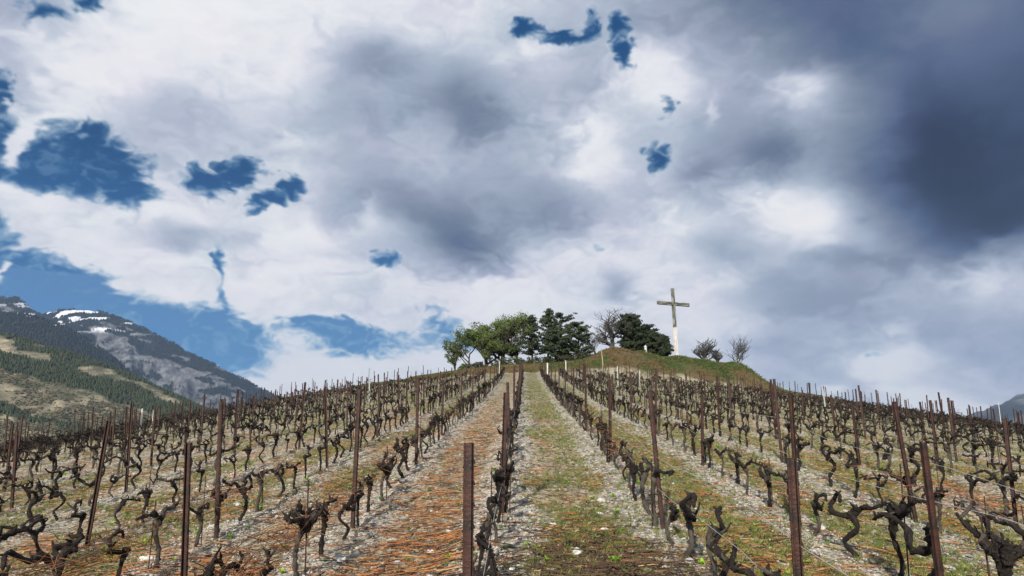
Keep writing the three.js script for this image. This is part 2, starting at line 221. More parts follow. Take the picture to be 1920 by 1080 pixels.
{
  const pos = graded(9000, 70, 1.0), xs = [...pos.slice(1).map((x) => -x).reverse(), ...pos], ds = [...graded(400, 20, 2).slice(1).map((x) => -x).reverse(), ...graded(9000, 120, 0.9)];
  const h = (X, d) => land(X, d) - 0.35 * sstep(66.5, 64, Math.abs(X)) * sstep(79.5, 77.5, d) * sstep(-5, -3, d) + 0.05 * noise3(X * 0.8, 5, d * 0.8) + 0.12 * noise3(X * 0.2, 7, d * 0.2);
  const g = sheet(xs, ds, h, (X, d) => [X / 1.6, d / 1.6], (X, d) => {
    const n = fbm2(X * 0.35 + 200, d * 0.35, 4), n2 = fbm2(X * 1.5 + 300, d * 1.5 + 80, 3);
    const dry = [0.125, 0.092, 0.042], grn = [0.062, 0.088, 0.022], pale = [0.46, 0.42, 0.30];
    let t = sstep(0.46, 0.6, n); if (X > 14 && X < 25 && d > 82) t = Math.max(t, 0.75 * sstep(14, 16, X) * sstep(25, 23, X)); 
    const a = [0, 1, 2].map((k) => lerp(dry[k], grn[k], t) * (0.7 + 0.6 * n2));
    const bank = sstep(4, 7, X) * sstep(27, 21, X) * sstep(77.2, 77.8, d + 0.8 * (n - 0.5)) * sstep(81, 79.6, d + 2.4 * (n2 - 0.5)) * sstep(0.30, 0.45, fbm2(X * 0.8, d * 1.4 + 40, 3));
    return [0, 1, 2].map((k) => lerp(a[k], pale[k], bank * 0.85));
  });
  const m = top('ground', g, new THREE.MeshStandardMaterial({ vertexColors: true, bumpMap: grainBump, bumpScale: 0.08, roughness: 1 })); m.userData.kind = 'structure';
}

// ---------------------------------------------------------------- far mountains
const RIDGE = {
  back: [[-6500, 560], [-4674, 662], [-4137, 770], [-3737, 821], [-3588, 817], [-3514, 813], [-3470, 816], [-3418, 787], [-3356, 731], [-3276, 687], [-3226, 720], [-3098, 730], [-2988, 730], [-2877, 715], [-2782, 686], [-2649, 634], [-2496, 565], [-2383, 511], [-2326, 482], [-2268, 439], [-2081, 360], [-1896, 272], [-1748, 198], [-1602, 128], [-1349, 34], [-1000, -100]],
  wood: [[-4500, 650], [-3084, 625], [-2581, 526], [-2331, 463], [-2234, 458], [-2143, 439], [-1980, 376], [-1858, 301], [-1738, 217], [-1628, 150], [-1518, 95], [-1387, 34], [-1100, -90]],
  near: [[-2600, 320], [-1533, 264], [-1283, 217], [-1159, 185], [-1085, 167], [-1011, 146], [-913, 114], [-827, 80], [-767, 53], [-730, 37], [-670, 11], [-560, -40], [-400, -100]],
  right: [[2700, -190], [3100, -150], [3310, -57], [3390, -27], [3452, 8], [3518, 76], [3582, 126], [3645, 161], [3811, 250], [4175, 366], [4760, 404], [7000, 450]],
};
function ridgeLine(tab, X) { let i = 0; while (i < tab.length - 2 && X > tab[i + 1][0]) i++; const [a, b] = tab[i], [c, d] = tab[i + 1]; return lerp(b, d, clamp((X - a) / (c - a))); }
const ridged = (x, y, z, n) => { let s = 0, a = 0.5; for (let k = 0; k < n; k++) { s += a * (1 - Math.abs(noise3(x, y, z)) * 2); a *= 0.5; x *= 2.1; y *= 2.1; z *= 2.1; } return s; };
const MOUNT = {
  back: (X, d) => { const t = (d - 4600) / (d < 4600 ? 1500 : 1800), r = ridgeLine(RIDGE.back, X) + EYE, q = Math.abs(t), top = Math.max(0, 1 - q); return lerp(-200, r, Math.pow(top, 0.9)) + (q > 0.002 ? 105 * q * (1 - q) * 3 * (ridged(X * 0.0030, 1, d * 0.0022, 6) - 0.35) : 0) + 5 * noise3(X * 0.02, 2, 0); },
  wood: (X, d) => { const t = (d - 3000) / (d < 3000 ? 1100 : 1000), r = ridgeLine(RIDGE.wood, X) + EYE, q = Math.abs(t); return lerp(-160, r, Math.max(0, 1 - q)) + 35 * q * (1 - q) * 3 * (ridged(X * 0.004, 9, d * 0.002, 4) - 0.35); },
  near: (X, d) => { const t = (d - 1500) / (d < 1500 ? 1150 : 700), r = ridgeLine(RIDGE.near, X) + EYE, q = Math.abs(t); return lerp(-110, r, Math.max(0, 1 - q)) + 16 * q * (1 - q) * 3 * (ridged(X * 0.006, 19, d * 0.004, 4) - 0.35); },
  right: (X, d) => { const t = (d - 5200) / 1600, r = ridgeLine(RIDGE.right, X) + EYE, q = Math.abs(t); return lerp(-200, r, Math.max(0, 1 - q)) + 130 * q * (1 - q) * 3 * (ridged(X * 0.004, 29, d * 0.003, 6) - 0.35); },
};
const woodShare = (X, d) => {                                // bands of wood running down the near hillside
  const q = clamp((1500 - d) / 1150) + 0.10 * (fbm2(X * 0.004 + 3, d * 0.006 + 8, 4) - 0.5), n = fbm2(X * 0.02 + 31, d * 0.012 + 2, 4);
  const bell = (c, w) => Math.exp(-(((q - c) / w) ** 2));
  return clamp(sstep(0.42, 0.60, n * 0.55 + 0.44 * bell(0.115, 0.055) + 0.36 * bell(0.33, 0.025) + 0.30 * sstep(0.06, 0.01, q)));
};
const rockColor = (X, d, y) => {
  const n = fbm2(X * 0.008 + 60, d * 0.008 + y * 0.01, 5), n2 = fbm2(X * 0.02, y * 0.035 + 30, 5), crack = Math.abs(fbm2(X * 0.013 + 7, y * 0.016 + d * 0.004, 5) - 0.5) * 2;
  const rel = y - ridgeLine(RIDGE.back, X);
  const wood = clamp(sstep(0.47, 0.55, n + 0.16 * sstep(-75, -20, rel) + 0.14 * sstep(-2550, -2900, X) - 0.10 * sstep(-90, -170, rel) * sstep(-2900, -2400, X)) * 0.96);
  const rock = [0.125, 0.128, 0.135], dark = [0.016, 0.022, 0.022];  // rock grey lowered to put the cloud shadow on the mountain into its colour
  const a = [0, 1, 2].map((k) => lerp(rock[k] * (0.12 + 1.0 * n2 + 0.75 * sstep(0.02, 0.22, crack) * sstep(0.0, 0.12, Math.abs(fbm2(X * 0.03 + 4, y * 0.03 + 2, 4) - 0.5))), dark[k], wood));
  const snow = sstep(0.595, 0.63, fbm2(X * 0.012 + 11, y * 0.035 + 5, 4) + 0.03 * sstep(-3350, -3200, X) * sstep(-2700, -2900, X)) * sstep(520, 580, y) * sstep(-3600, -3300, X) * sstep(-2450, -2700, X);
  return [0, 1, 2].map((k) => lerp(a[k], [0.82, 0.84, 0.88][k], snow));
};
const hillMat = new THREE.MeshStandardMaterial({ vertexColors: true, roughness: 1 });
const hill = (name, xs, ds, h, col) => { const m = top(name, sheet(xs, ds, h, (X, d) => [X / 50, d / 50], col), hillMat); m.userData.kind = 'structure'; return m; };
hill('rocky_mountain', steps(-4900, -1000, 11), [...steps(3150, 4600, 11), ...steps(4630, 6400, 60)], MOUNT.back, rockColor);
hill('wooded_ridge', steps(-3400, -1100, 14), [...steps(1900, 3000, 16), ...steps(3040, 4000, 60)], MOUNT.wood, (X, d) => { const n = fbm2(X * 0.01, d * 0.008, 4); return [0.014 + 0.016 * n, 0.018 + 0.016 * n, 0.018 + 0.012 * n]; });
hill('dry_hillside', steps(-2000, -430, 5), [...steps(350, 1500, 6), ...steps(1530, 2200, 40)], MOUNT.near, (X, d) => {
  const w = woodShare(X, d), n = fbm2(X * 0.03, d * 0.02, 4), n2 = fbm2(X * 0.12 + 9, d * 0.06, 3), dry = [0.31, 0.265, 0.17], grn = [0.10, 0.105, 0.05], dk = [0.04, 0.05, 0.022];
  const g = sstep(0.40, 0.62, n * 0.6 + fbm2(X * 0.006 + 5, d * 0.01, 3) * 0.4), a = [0, 1, 2].map((k) => lerp(dry[k], grn[k], g) * (0.25 + 1.3 * n2 * fbm2(X * 0.05 + 3, d * 0.03 + 8, 4) * 2)); return [0, 1, 2].map((k) => lerp(a[k], dk[k], w * 0.85));
});
hill('distant_mountain', steps(2900, 6000, 22), [...steps(3900, 5200, 22), ...steps(5260, 6800, 120)], MOUNT.right, (X, d, y) => { const n = fbm2(X * 0.006, d * 0.006 + y * 0.01, 5), n2 = fbm2(X * 0.02, y * 0.03, 3), w = sstep(0.45, 0.55, n), s = sstep(0.56, 0.66, n2) * sstep(90, 200, y); return [0, 1, 2].map((k) => lerp(lerp([0.10, 0.10, 0.105][k], [0.022, 0.03, 0.032][k], w), 0.6, s * 0.35)); });

// instanced scatter
const dummy = new THREE.Object3D(), tint = new THREE.Color();
function scatter(name, geo, mat, list, label, category) {    // list of [x, y, z, sx, sy, sz, rx, ry, rz, r, g, b]
  const m = new THREE.InstancedMesh(geo, mat, list.length); m.name = numbered(name); dummy.rotation.order = 'YXZ';
  list.forEach((q, i) => { dummy.position.set(q[0], q[1], q[2]); dummy.scale.set(q[3], q[4], q[5]); dummy.rotation.set(q[6], q[7], q[8]); dummy.updateMatrix(); m.setMatrixAt(i, dummy.matrix); m.setColorAt(i, tint.setRGB(q[9], q[10], q[11])); });
  m.castShadow = m.receiveShadow = true; m.userData.kind = 'stuff'; if (label) { m.userData.label = label; m.userData.category = category; } scene.add(m); return m;
}
const leafMat = new THREE.MeshPhysicalMaterial({ color: 0xffffff, roughness: 0.9, side: THREE.DoubleSide });
function lumpy(seed, detail, amp) { const g = new THREE.IcosahedronGeometry(1, detail), p = g.attributes.position; for (let i = 0; i < p.count; i++) { const x = p.getX(i), y = p.getY(i), z = p.getZ(i), s = 1 + amp * noise3(x * 1.6 + seed, y * 1.6, z * 1.6) + amp * 0.5 * noise3b(x * 3.1, y * 3.1 + seed, z * 3.1); p.setXYZ(i, x * s, y * s, z * s); } g.computeVertexNormals(); return g; }
{ // far woods: ragged conifer shapes, nobody could count them
  scene.fog = new THREE.FogExp2(new THREE.Color().setRGB(0.45, 0.66, 1.0), 0.00005);
  const parts = []; for (let k = 0; k < 4; k++) { const c = new THREE.ConeGeometry(0.30 - 0.05 * k, 0.42, 6, 1, true); c.rotateY(k); c.translate(0, 0.25 + k * 0.2, 0); parts.push(c); }
  const fir = mergeGeometries(parts), list = [], R = rng(5);
  for (let i = 0; i < 150000; i++) { const X = -1900 + 1400 * R(), d = 420 + 1120 * R(), w = woodShare(X, d); if (R() > w * 0.9 + 0.30 * sstep(0.45, 0.65, fbm2(X * 0.02 + 77, d * 0.015, 3))) continue; const s = (w > 0.4 ? 6 : 2.2) * (0.6 + 0.8 * R()), v = 0.6 + 0.9 * R(), y = R() < 0.35 ? 1.5 : 1; list.push([X, MOUNT.near(X, d) - 0.3, -d, s, s, s, 0, R() * 6, 0, 0.040 * v * y, 0.060 * v, 0.024 * v]); }
  for (let i = 0; i < 60000; i++) { const X = -3300 + 2100 * R(), d = 1950 + 1060 * R(); if (ridgeLine(RIDGE.wood, X) < -90) continue; const s = 10 * (0.6 + 0.8 * R()), v = 0.6 + 0.8 * R(); list.push([X, MOUNT.wood(X, d) - 1, -d, s * 1.2, s, s * 1.2, 0, R() * 6, 0, 0.015 * v, 0.021 * v, 0.019 * v]); }
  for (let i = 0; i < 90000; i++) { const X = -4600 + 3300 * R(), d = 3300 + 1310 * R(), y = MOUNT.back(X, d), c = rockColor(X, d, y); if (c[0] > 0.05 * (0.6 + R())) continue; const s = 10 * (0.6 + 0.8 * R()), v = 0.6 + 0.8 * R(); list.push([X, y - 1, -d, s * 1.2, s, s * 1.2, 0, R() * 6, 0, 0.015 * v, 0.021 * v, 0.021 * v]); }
  scatter('far_woods', fir, leafMat, list, 'dark conifer woods covering the mountain slopes at left', 'woods');
}

{ // low scrub on the dry hillside
  const list = [], R = rng(15);
  for (let i = 0; i < 120000; i++) { const X = -1900 + 1350 * R(), d = 420 + 900 * R(), n = fbm2(X * 0.03 + 17, d * 0.02 + 5, 4); if (R() > 0.9 * sstep(0.40, 0.62, n) + 0.06 || woodShare(X, d) > 0.6) continue; const s = 1.0 + 1.6 * R() * R(), v = 0.6 + 0.8 * R(), t = R(), q = t < 0.45 ? [0.11, 0.095, 0.05] : t < 0.8 ? [0.065, 0.075, 0.032] : [0.16, 0.12, 0.07]; list.push([X, MOUNT.near(X, d) + s * 0.2, -d, s * 1.4, s * 0.8, s * 1.2, 0, R() * 6, 0, q[0] * v, q[1] * v, q[2] * v]); }
  scatter('hillside_scrub', lumpy(5, 1, 0.4), leafMat, list, 'low brown and olive scrub dotted over the dry hillside', 'scrub');
}
// ---------------------------------------------------------------- materials
const barkBump = tex(256, 256, (x, y, c) => { const u = x / 256, v = y / 256, n = tfbm(u, v, 4, 3), s = tvn(u * 32 + n * 6, v * 6, 32); c[0] = c[1] = c[2] = clamp(0.6 * s + 0.4 * tfbm(u, v, 32, 3)); });
const barkMap = tex(256, 256, (x, y, c) => { const u = x / 256, v = y / 256, n = tfbm(u, v, 8, 4), s = tvn(u * 64 + n * 4, v * 8, 64), k = 0.25 + 1.9 * s * n + 0.3 * n; c[0] = 0.028 * k; c[1] = 0.019 * k; c[2] = 0.014 * k; }, true);
for (const t of [barkMap, barkBump]) t.repeat.set(4, 4);
const vineBark = new THREE.MeshStandardMaterial({ map: barkMap, bumpMap: barkBump, bumpScale: 0.03, roughness: 0.95 });
const greyBarkMap = tex(256, 256, (x, y, c) => { const u = x / 256, v = y / 256, n = tfbm(u, v, 8, 4), s = tvn(u * 64 + n * 4, v * 8, 64), k = 0.5 + 0.8 * s * n + 0.4 * n; c[0] = 0.085 * k; c[1] = 0.070 * k; c[2] = 0.055 * k; }, true); greyBarkMap.repeat.set(4, 4);
const vineBarkGrey = new THREE.MeshStandardMaterial({ map: greyBarkMap, bumpMap: barkBump, bumpScale: 0.012, roughness: 0.95 });
const rustMap = tex(256, 256, (x, y, c) => { const u = x / 256, v = y / 256, n = tfbm(u, v, 8, 5), s = tfbm(u + 0.3, v, 32, 3), k = 0.55 + 0.9 * n; const q = sstep(0.42, 0.62, tfbm(u + 0.5, v * 0.5 + 0.2, 4, 4)); c[0] = lerp(0.024, 0.064, q * (0.3 + s)) * k; c[1] = lerp(0.015, 0.023, q * (0.3 + s)) * k; c[2] = lerp(0.013, 0.014, q) * k; }, true); rustMap.repeat.set(3, 3);
const rustBump = tex(256, 256, (x, y, c) => { c[0] = c[1] = c[2] = tfbm(x / 256, y / 256, 32, 3); }); rustBump.repeat.set(3, 3);
const rust = new THREE.MeshStandardMaterial({ map: rustMap, bumpMap: rustBump, bumpScale: 0.003, roughness: 0.6, metalness: 0.1 });
const zinc = new THREE.MeshStandardMaterial({ color: rgb(0.55, 0.56, 0.55), roughness: 0.5, metalness: 0.3 });
const wireMat = new THREE.MeshStandardMaterial({ color: rgb(0.62, 0.61, 0.58), roughness: 0.45, metalness: 0.3 });
const stoneMap = tex(256, 256, (x, y, c) => { const u = x / 256, v = y / 256, n = tfbm(u, v, 8, 5), k = 0.7 + 0.5 * n; c[0] = 0.58 * k; c[1] = 0.56 * k; c[2] = 0.52 * k; }, true);

// ---------------------------------------------------------------- trellis posts: rusty folded-steel channel with hooks on its lips
function postGeometry(h, seed) {
  const s = new THREE.Shape(), t = 0.0035;
  const out = [[-0.030, 0.016], [-0.021, 0.016], [-0.021, -0.012], [-0.006, -0.016], [0.006, -0.016], [0.021, -0.012], [0.021, 0.016], [0.030, 0.016], [0.030, 0.016 - t], [0.021 + t, 0.016 - t], [0.021 + t, -0.012 - t], [0.006, -0.016 - t], [-0.006, -0.016 - t], [-0.021 - t, -0.012 - t], [-0.021 - t, 0.016 - t], [-0.030, 0.016 - t]];
  out.forEach(([x, y], i) => (i ? s.lineTo(x, y) : s.moveTo(x, y)));
  const g = new THREE.ExtrudeGeometry(s, { depth: h + 0.35, bevelEnabled: false, steps: 1 }); g.rotateX(-Math.PI / 2); g.translate(0, -0.35, 0);
  const parts = [g];
  for (let y = 0.35; y < h - 0.06; y += 0.12) for (const k of [-1, 1]) { const b = new THREE.BoxGeometry(0.008, 0.026, 0.006); b.rotateZ(k * 0.35); b.translate(k * 0.032, y + 0.013 * k, -0.014); parts.push(b.toNonIndexed()); }
  return mergeGeometries(parts);
}
const postGeo = [1.45, 1.55, 1.65, 1.75, 1.85].map((h, i) => postGeometry(h, i));
const postsList = [];                                         // [X, d, geometry, lean x, lean z, galvanised, row]
[[0, -0.33, 4.15, 1, 0.003, 0], [0, -0.33, 9.9, 2, 0.03, 0.02], [1, 1.66, 4.55, 0, 0.015, 0.0], [1, 1.75, 9.3, 3, 0.06, 0], [1, 1.70, 14.4, 2, 0.02, 0], [2, 3.52, 6.3, 0, 0.035, 0.02], [2, 3.62, 9.7, 3, 0.01, 0], [-1, -2.33, 9.7, 4, -0.01, 0], [-1, -2.25, 14.6, 3, 0, 0.02], [-2, -3.15, 6.75, 1, -0.06, 0], [-2, -4.25, 9.9, 4, 0.04, 0], [-2, -4.3, 15.4, 3, -0.07, 0], [-3, -6.15, 10.1, 3, 0.075, 0], [3, 5.7, 10.7, 3, 0.085, 0], [4, 7.67, 11.5, 2, 0.02, 0], [-3, -6.3, 14.6, 3, -0.03, 0]].forEach(([r, X, d, g, lx, lz]) => postsList.push([X, d, g, lx, lz, 0, r]));
const seen = (X, d, pad = 0) => { const x = (X + 0.0192 * d) / d; return d > 2.5 && Math.abs(x) < 0.745 + pad / d; };
{
  const R = rng(77);
  for (let r = -34; r <= 34; r++) {
    const X0 = rowX(r), mine = postsList.filter((p) => p[6] === r).map((p) => p[1]), start = mine.length ? Math.max(...mine) + 5.1 : 6 + 5 * R();
    for (let d = start; d < END + (X0 < -18 ? 6 : 0); d += 4.7 + 0.9 * R()) { const X = X0 + 0.06 * (R() - 0.5); if (!seen(X, d, 0.5)) continue; postsList.push([X, d, Math.floor(R() * 5), 0.09 * (R() - 0.5) * (R() < 0.3 ? 1.6 : 1), 0.06 * (R() - 0.5), R() < 0.03 ? 1 : 0, r]); }
  }
}
postsList.sort((a, b) => a[1] - b[1]);
const rowWords = (r) => (r <= 0 ? ordinal(1 - r) + ' row left' : ordinal(r) + ' row right') + ' of the grassy path';
{
  const count = {}, far = [];
  postsList.forEach(([X, d, g, lx, lz, zn, r], i) => {
    if (i >= 300) { far.push([X, d, g, lx, lz]); return; }
    const m = top('trellis_post', postGeo[g], zn ? zinc : rust), n = (count[r] = (count[r] ?? 0) + 1);
    m.position.set(X, soil(X, d), -d); m.rotation.set(lz, ((i * 37) % 11 - 5) * 0.05 + (i % 2 ? Math.PI : 0), lx);
    tag(m, (zn ? 'pale galvanised trellis post' : Math.abs(lx) > 0.05 ? 'leaning rusty trellis post' : 'rusty steel trellis post') + ', ' + ordinal(n) + ' in the ' + rowWords(r), 'post', 'trellis posts of the vineyard');
  });
  const m = new THREE.InstancedMesh(postGeo[2], rust, Math.max(1, far.length)); m.name = 'far_trellis_posts'; m.userData = { kind: 'stuff', label: 'small rusty posts on the far crest of the vineyard', category: 'posts' }; m.castShadow = m.receiveShadow = true;
  far.forEach(([X, d, g, lx, lz], i) => { dummy.position.set(X, soil(X, d), -d); dummy.scale.set(1, 0.85 + 0.08 * g, 1); dummy.rotation.set(lz, i, lx); dummy.updateMatrix(); m.setMatrixAt(i, dummy.matrix); }); if (far.length) scene.add(m);
}
{ // the handful of white stakes the eye catches on the crest
  const stake = (X, d, h, w, label) => { const g = new THREE.CylinderGeometry(w * 0.5, w * 0.55, h + 0.3, 8).toNonIndexed(); g.translate(0, (h - 0.3) / 2, 0); const c = new THREE.ConeGeometry(w * 0.5, w * 0.5, 8).toNonIndexed(); c.translate(0, h + w * 0.25, 0); const m = top('white_stake', mergeGeometries([g, c]), new THREE.MeshStandardMaterial({ map: stoneMap, color: rgb(1.25, 1.25, 1.25), roughness: 0.7 })); m.position.set(X, soil(X, d), -d); return tag(m, label, 'stake'); };
  stake(1.9, 60, 1.6, 0.16, 'thick white marker stake at the top of the grassy path');
  stake(4.3, 74, 1.6, 0.11, 'white stake at the top of the vineyard below the pines');
  stake(-26.5, 47, 1.8, 0.07, 'tall pale stake standing left of two white stakes, left crest');
  stake(-24.2, 44, 1.6, 0.09, 'middle and brightest of three white stakes on the left crest');
  stake(-25.6, 48, 1.5, 0.07, 'rightmost of three white stakes on the left crest');
  stake(46.5, 70, 2.6, 0.06, 'lone tall white pole near the distant mountain at right');
}

// ---------------------------------------------------------------- grapevines
function tubeOf(ctrl, r0, r1, n, sides, seed, rough = 0.28) { const p = spline(ctrl, n); return tube(p, p.map((_, i) => lerp(r0, r1, i / n)), sides, rough, seed); }
const STYLES = ['two-armed', 'ring-armed', 'one-armed', 'bushy-headed', 'snaking', 'crooked'];
function knotty(ctrl, n, sides, seed, radius, lumps = 0.45) { // wood with knots: the radius swells and pinches along the way
  const p = spline(ctrl, n); let len = 0;
  return tube(p, p.map((q, i) => { if (i) len += q.distanceTo(p[i - 1]); const t = i / n; return radius(t) * (1 + lumps * Math.max(-0.35, noise3b(seed, len * 17, 2)) + 0.25 * noise3(seed + 9, len * 40, 1)) * (t > 0.985 ? 0.6 : 1); }), sides, 0.42, seed);
}
function makeVine(k) {
  const R = rng(1000 + k * 17), j = (a) => (R() - 0.5) * 2 * a, style = STYLES[k % 6], g = new THREE.Group(), h = 0.42 + 0.20 * R(), parts = [];
  const bend = style === 'snaking' || style === 'crooked' ? 0.09 : 0.035, side = R() < 0.5 ? 1 : -1, fat = 0.72 + 0.32 * R();
  const c = [V(0, -0.12, 0), V(j(0.02), 0.03, j(0.02)), V(j(bend), h * 0.35, side * bend * (0.4 + R())), V(j(bend), h * 0.68, -side * bend * (0.2 + R())), V(j(0.05), h, j(0.06))], head = c[4];
  parts.push(['trunk', knotty(c, 26, 9, k * 3.1, (t) => fat * (0.027 + 0.014 * Math.exp(-t * 9) + 0.020 * sstep(0.74, 0.95, t)), 0.3), R() < 0.5]);
  const tips = [], at = (x, y, z) => head.clone().add(V(x, y, z));
  const arm = (ctrl, r0, r1) => { parts.push(['arm', knotty(ctrl, 26, 7, k * 7 + parts.length, (t) => fat * lerp(r0, r1, t)), R() < 0.15]); const q = spline(ctrl, 26); const at = parts.length - 1; for (const f of [6, 10, 13, 16, 19, 22, 25]) tips.push([q[f], at]); };
  const out = (s, L) => { const y = 0.04 + 0.10 * R(), x = 0.08; arm([at(0, -0.05, 0), at(j(x), y * 0.7, s * L * 0.22), at(j(x), y * (0.2 + R()), s * L * 0.5), at(j(x), y + j(0.08), s * L * 0.78), at(j(x * 1.4), y + j(0.10), s * L)], 0.032, 0.015); };
  const ring = (s) => { const r = 0.06 + 0.06 * R(), x = j(0.08), pts = [at(0, -0.05, 0)]; for (let i = 0; i < 6; i++) { const a = -1.2 + i * (0.75 + 0.1 * R()); pts.push(at(x + j(0.04), r * 0.7 + r * Math.sin(a), s * (r * 1.1 + r * 1.2 * Math.cos(a)))); } arm(pts, 0.032, 0.018); };
  const stub = (a, L, y) => arm([at(0, -0.06, 0), at(Math.cos(a) * L * 0.6, 0.03 + j(0.02), Math.sin(a) * L * 0.6), at(Math.cos(a) * L + j(0.04), y, Math.sin(a) * L + j(0.04))], 0.038, 0.027);
  if (style === 'two-armed') { out(1, 0.40 + 0.2 * R()); out(-1, 0.35 + 0.25 * R()); }
  else if (style === 'ring-armed') { ring(side); if (R() < 0.7) out(-side, 0.35 + 0.25 * R()); }
  else if (style === 'one-armed') { out(side, 0.55 + 0.22 * R()); stub(R() * 6, 0.09, 0.08); if (R() < 0.5) out(-side, 0.22); }
  else if (style === 'bushy-headed') { for (let i = 0; i < 5; i++) stub(i * 1.25 + R(), 0.06 + 0.09 * R(), 0.01 + 0.10 * R()); out(side, 0.35 + 0.15 * R()); }
  else if (style === 'snaking') { const L = 0.55 + 0.25 * R(); arm([at(0, -0.05, 0), at(0.06, -0.08, side * L * 0.25), at(-0.05, 0.05, side * L * 0.5), at(0.04, 0.15, side * L * 0.7), at(0.02, 0.08, side * L)], 0.036, 0.017); stub(R() * 6, 0.08, 0.12); }
  else { ring(side); stub(R() * 6, 0.10, 0.06); out(-side, 0.4 + 0.2 * R()); }
  for (const [q, on] of tips) { if (R() < 0.30) continue; const L = 0.025 + 0.06 * R() + (R() < 0.05 ? 0.10 : 0), d = V(j(0.9), 0.9, j(0.9)).normalize(), a = q.clone().addScaledVector(d, -0.015), m = q.clone().addScaledVector(d, L * 0.6).add(V(j(0.012), 0, j(0.012))), t = q.clone().addScaledVector(d, L).add(V(j(0.03), 0, j(0.03))); parts.push(['spur', tube([a, m, t], [0.015, 0.012, 0.007], 5, 0.35, k + L * 90), R() < 0.2, on]); }
  if (k % 3 === 0) { const x = 0.05 * side, s = tube([V(x, -0.15, 0.06), V(x + 0.02, 0.75 + 0.45 * R(), 0.07)], [0.007, 0.007], 6); parts.push(['stake', s, 2]); }
  const made = []; for (const [n, geo, grey, on] of parts) made.push(mesh(n, geo, grey === 2 ? rust : grey ? vineBarkGrey : vineBark, on === undefined ? g : made[on]));   // spurs sit on their arm
  g.userData.style = style; return g;
}
const vineKinds = []; for (let k = 0; k < 24; k++) vineKinds.push(makeVine(k));
const vineList = [];
{
  const R = rng(321);
  for (let r = -36; r <= 36; r++) for (let d = 3.0 + R(); d < END + (rowX(r) < -18 ? 6 : 0); d += 0.74 + 0.22 * R()) { const X = rowX(r) + 0.12 * (R() - 0.5); if (!seen(X, d, 0.8) || R() < 0.04) continue; vineList.push([X, d, Math.floor(R() * 24), (R() < 0.5 ? 0 : Math.PI) + 0.5 * (R() - 0.5), 0.80 + 0.34 * R(), r, seen(X, d, 0.1) && d > 4.6]); }
}
vineList.sort((a, b) => a[1] - b[1]);
{
  const count = {}, rest = vineKinds.map(() => []); let n300 = 0;
  for (const [X, d, k, turn, s, r, inFrame] of vineList) {
    const y = soil(X, d) - 0.01;
    if (!inFrame || n300 >= 300) { rest[k].push([X, y, -d, s, s * (0.95 + 0.2 * hash2(Math.round(d * 50), r + 60)), s, turn]); continue; }
    n300++; const proto = vineKinds[k], g = group('grapevine', X, y, -d, turn); g.scale.setScalar(s);
    for (const c of proto.children) g.add(c.clone()); shade(g);
    const n = (count[r] = (count[r] ?? 0) + 1);
    tag(g, 'bare ' + proto.userData.style + ' grapevine, ' + ordinal(n) + ' in the ' + rowWords(r), 'grapevine', 'old grapevines in rows');
  }
  const all = new THREE.Group(); all.name = 'far_grapevines'; all.userData = { kind: 'stuff', label: 'dense bare vines covering the upper slope to the crest', category: 'vines' }; scene.add(all);
  rest.forEach((list, k) => {
    if (!list.length) return; const all_ = []; vineKinds[k].traverse((c) => { if (c.isMesh) all_.push(c.geometry); }); const geo = mergeGeometries(all_), m = new THREE.InstancedMesh(geo, k % 4 ? vineBark : vineBarkGrey, list.length); m.name = 'vine_wood'; m.userData.kind = 'stuff'; m.castShadow = m.receiveShadow = true;
    list.forEach((q, i) => { dummy.position.set(q[0], q[1], q[2]); dummy.scale.set(q[3], q[4], q[5]); dummy.rotation.set(0, q[6], 0); dummy.updateMatrix(); m.setMatrixAt(i, dummy.matrix); }); all.add(m);
  });
}
for (let r = -6; r <= 9; r++) for (const h of r === 1 || r === 2 || r === 3 ? [0.55, 0.95] : [0.6]) { // wires along the rows
  const pts = [], R = rng(r * 31 + 900 + h * 10); for (let d = 3.2; d < 46; d += 1.3) { const X = rowX(r) + 0.03; pts.push(V(X + 0.01 * (R() - 0.5), land(X, d) + h + 0.05 * Math.sin(d * 1.1 + r) + 0.03 * (R() - 0.5), -d)); }
  const m = top('trellis_wire', tube(pts, pts.map(() => 0.003), 4), wireMat); tag(m, (h > 0.9 ? 'upper slack trellis wire' : 'low trellis wire') + ' strung along the ' + rowWords(r), 'wire', 'trellis wires');
}

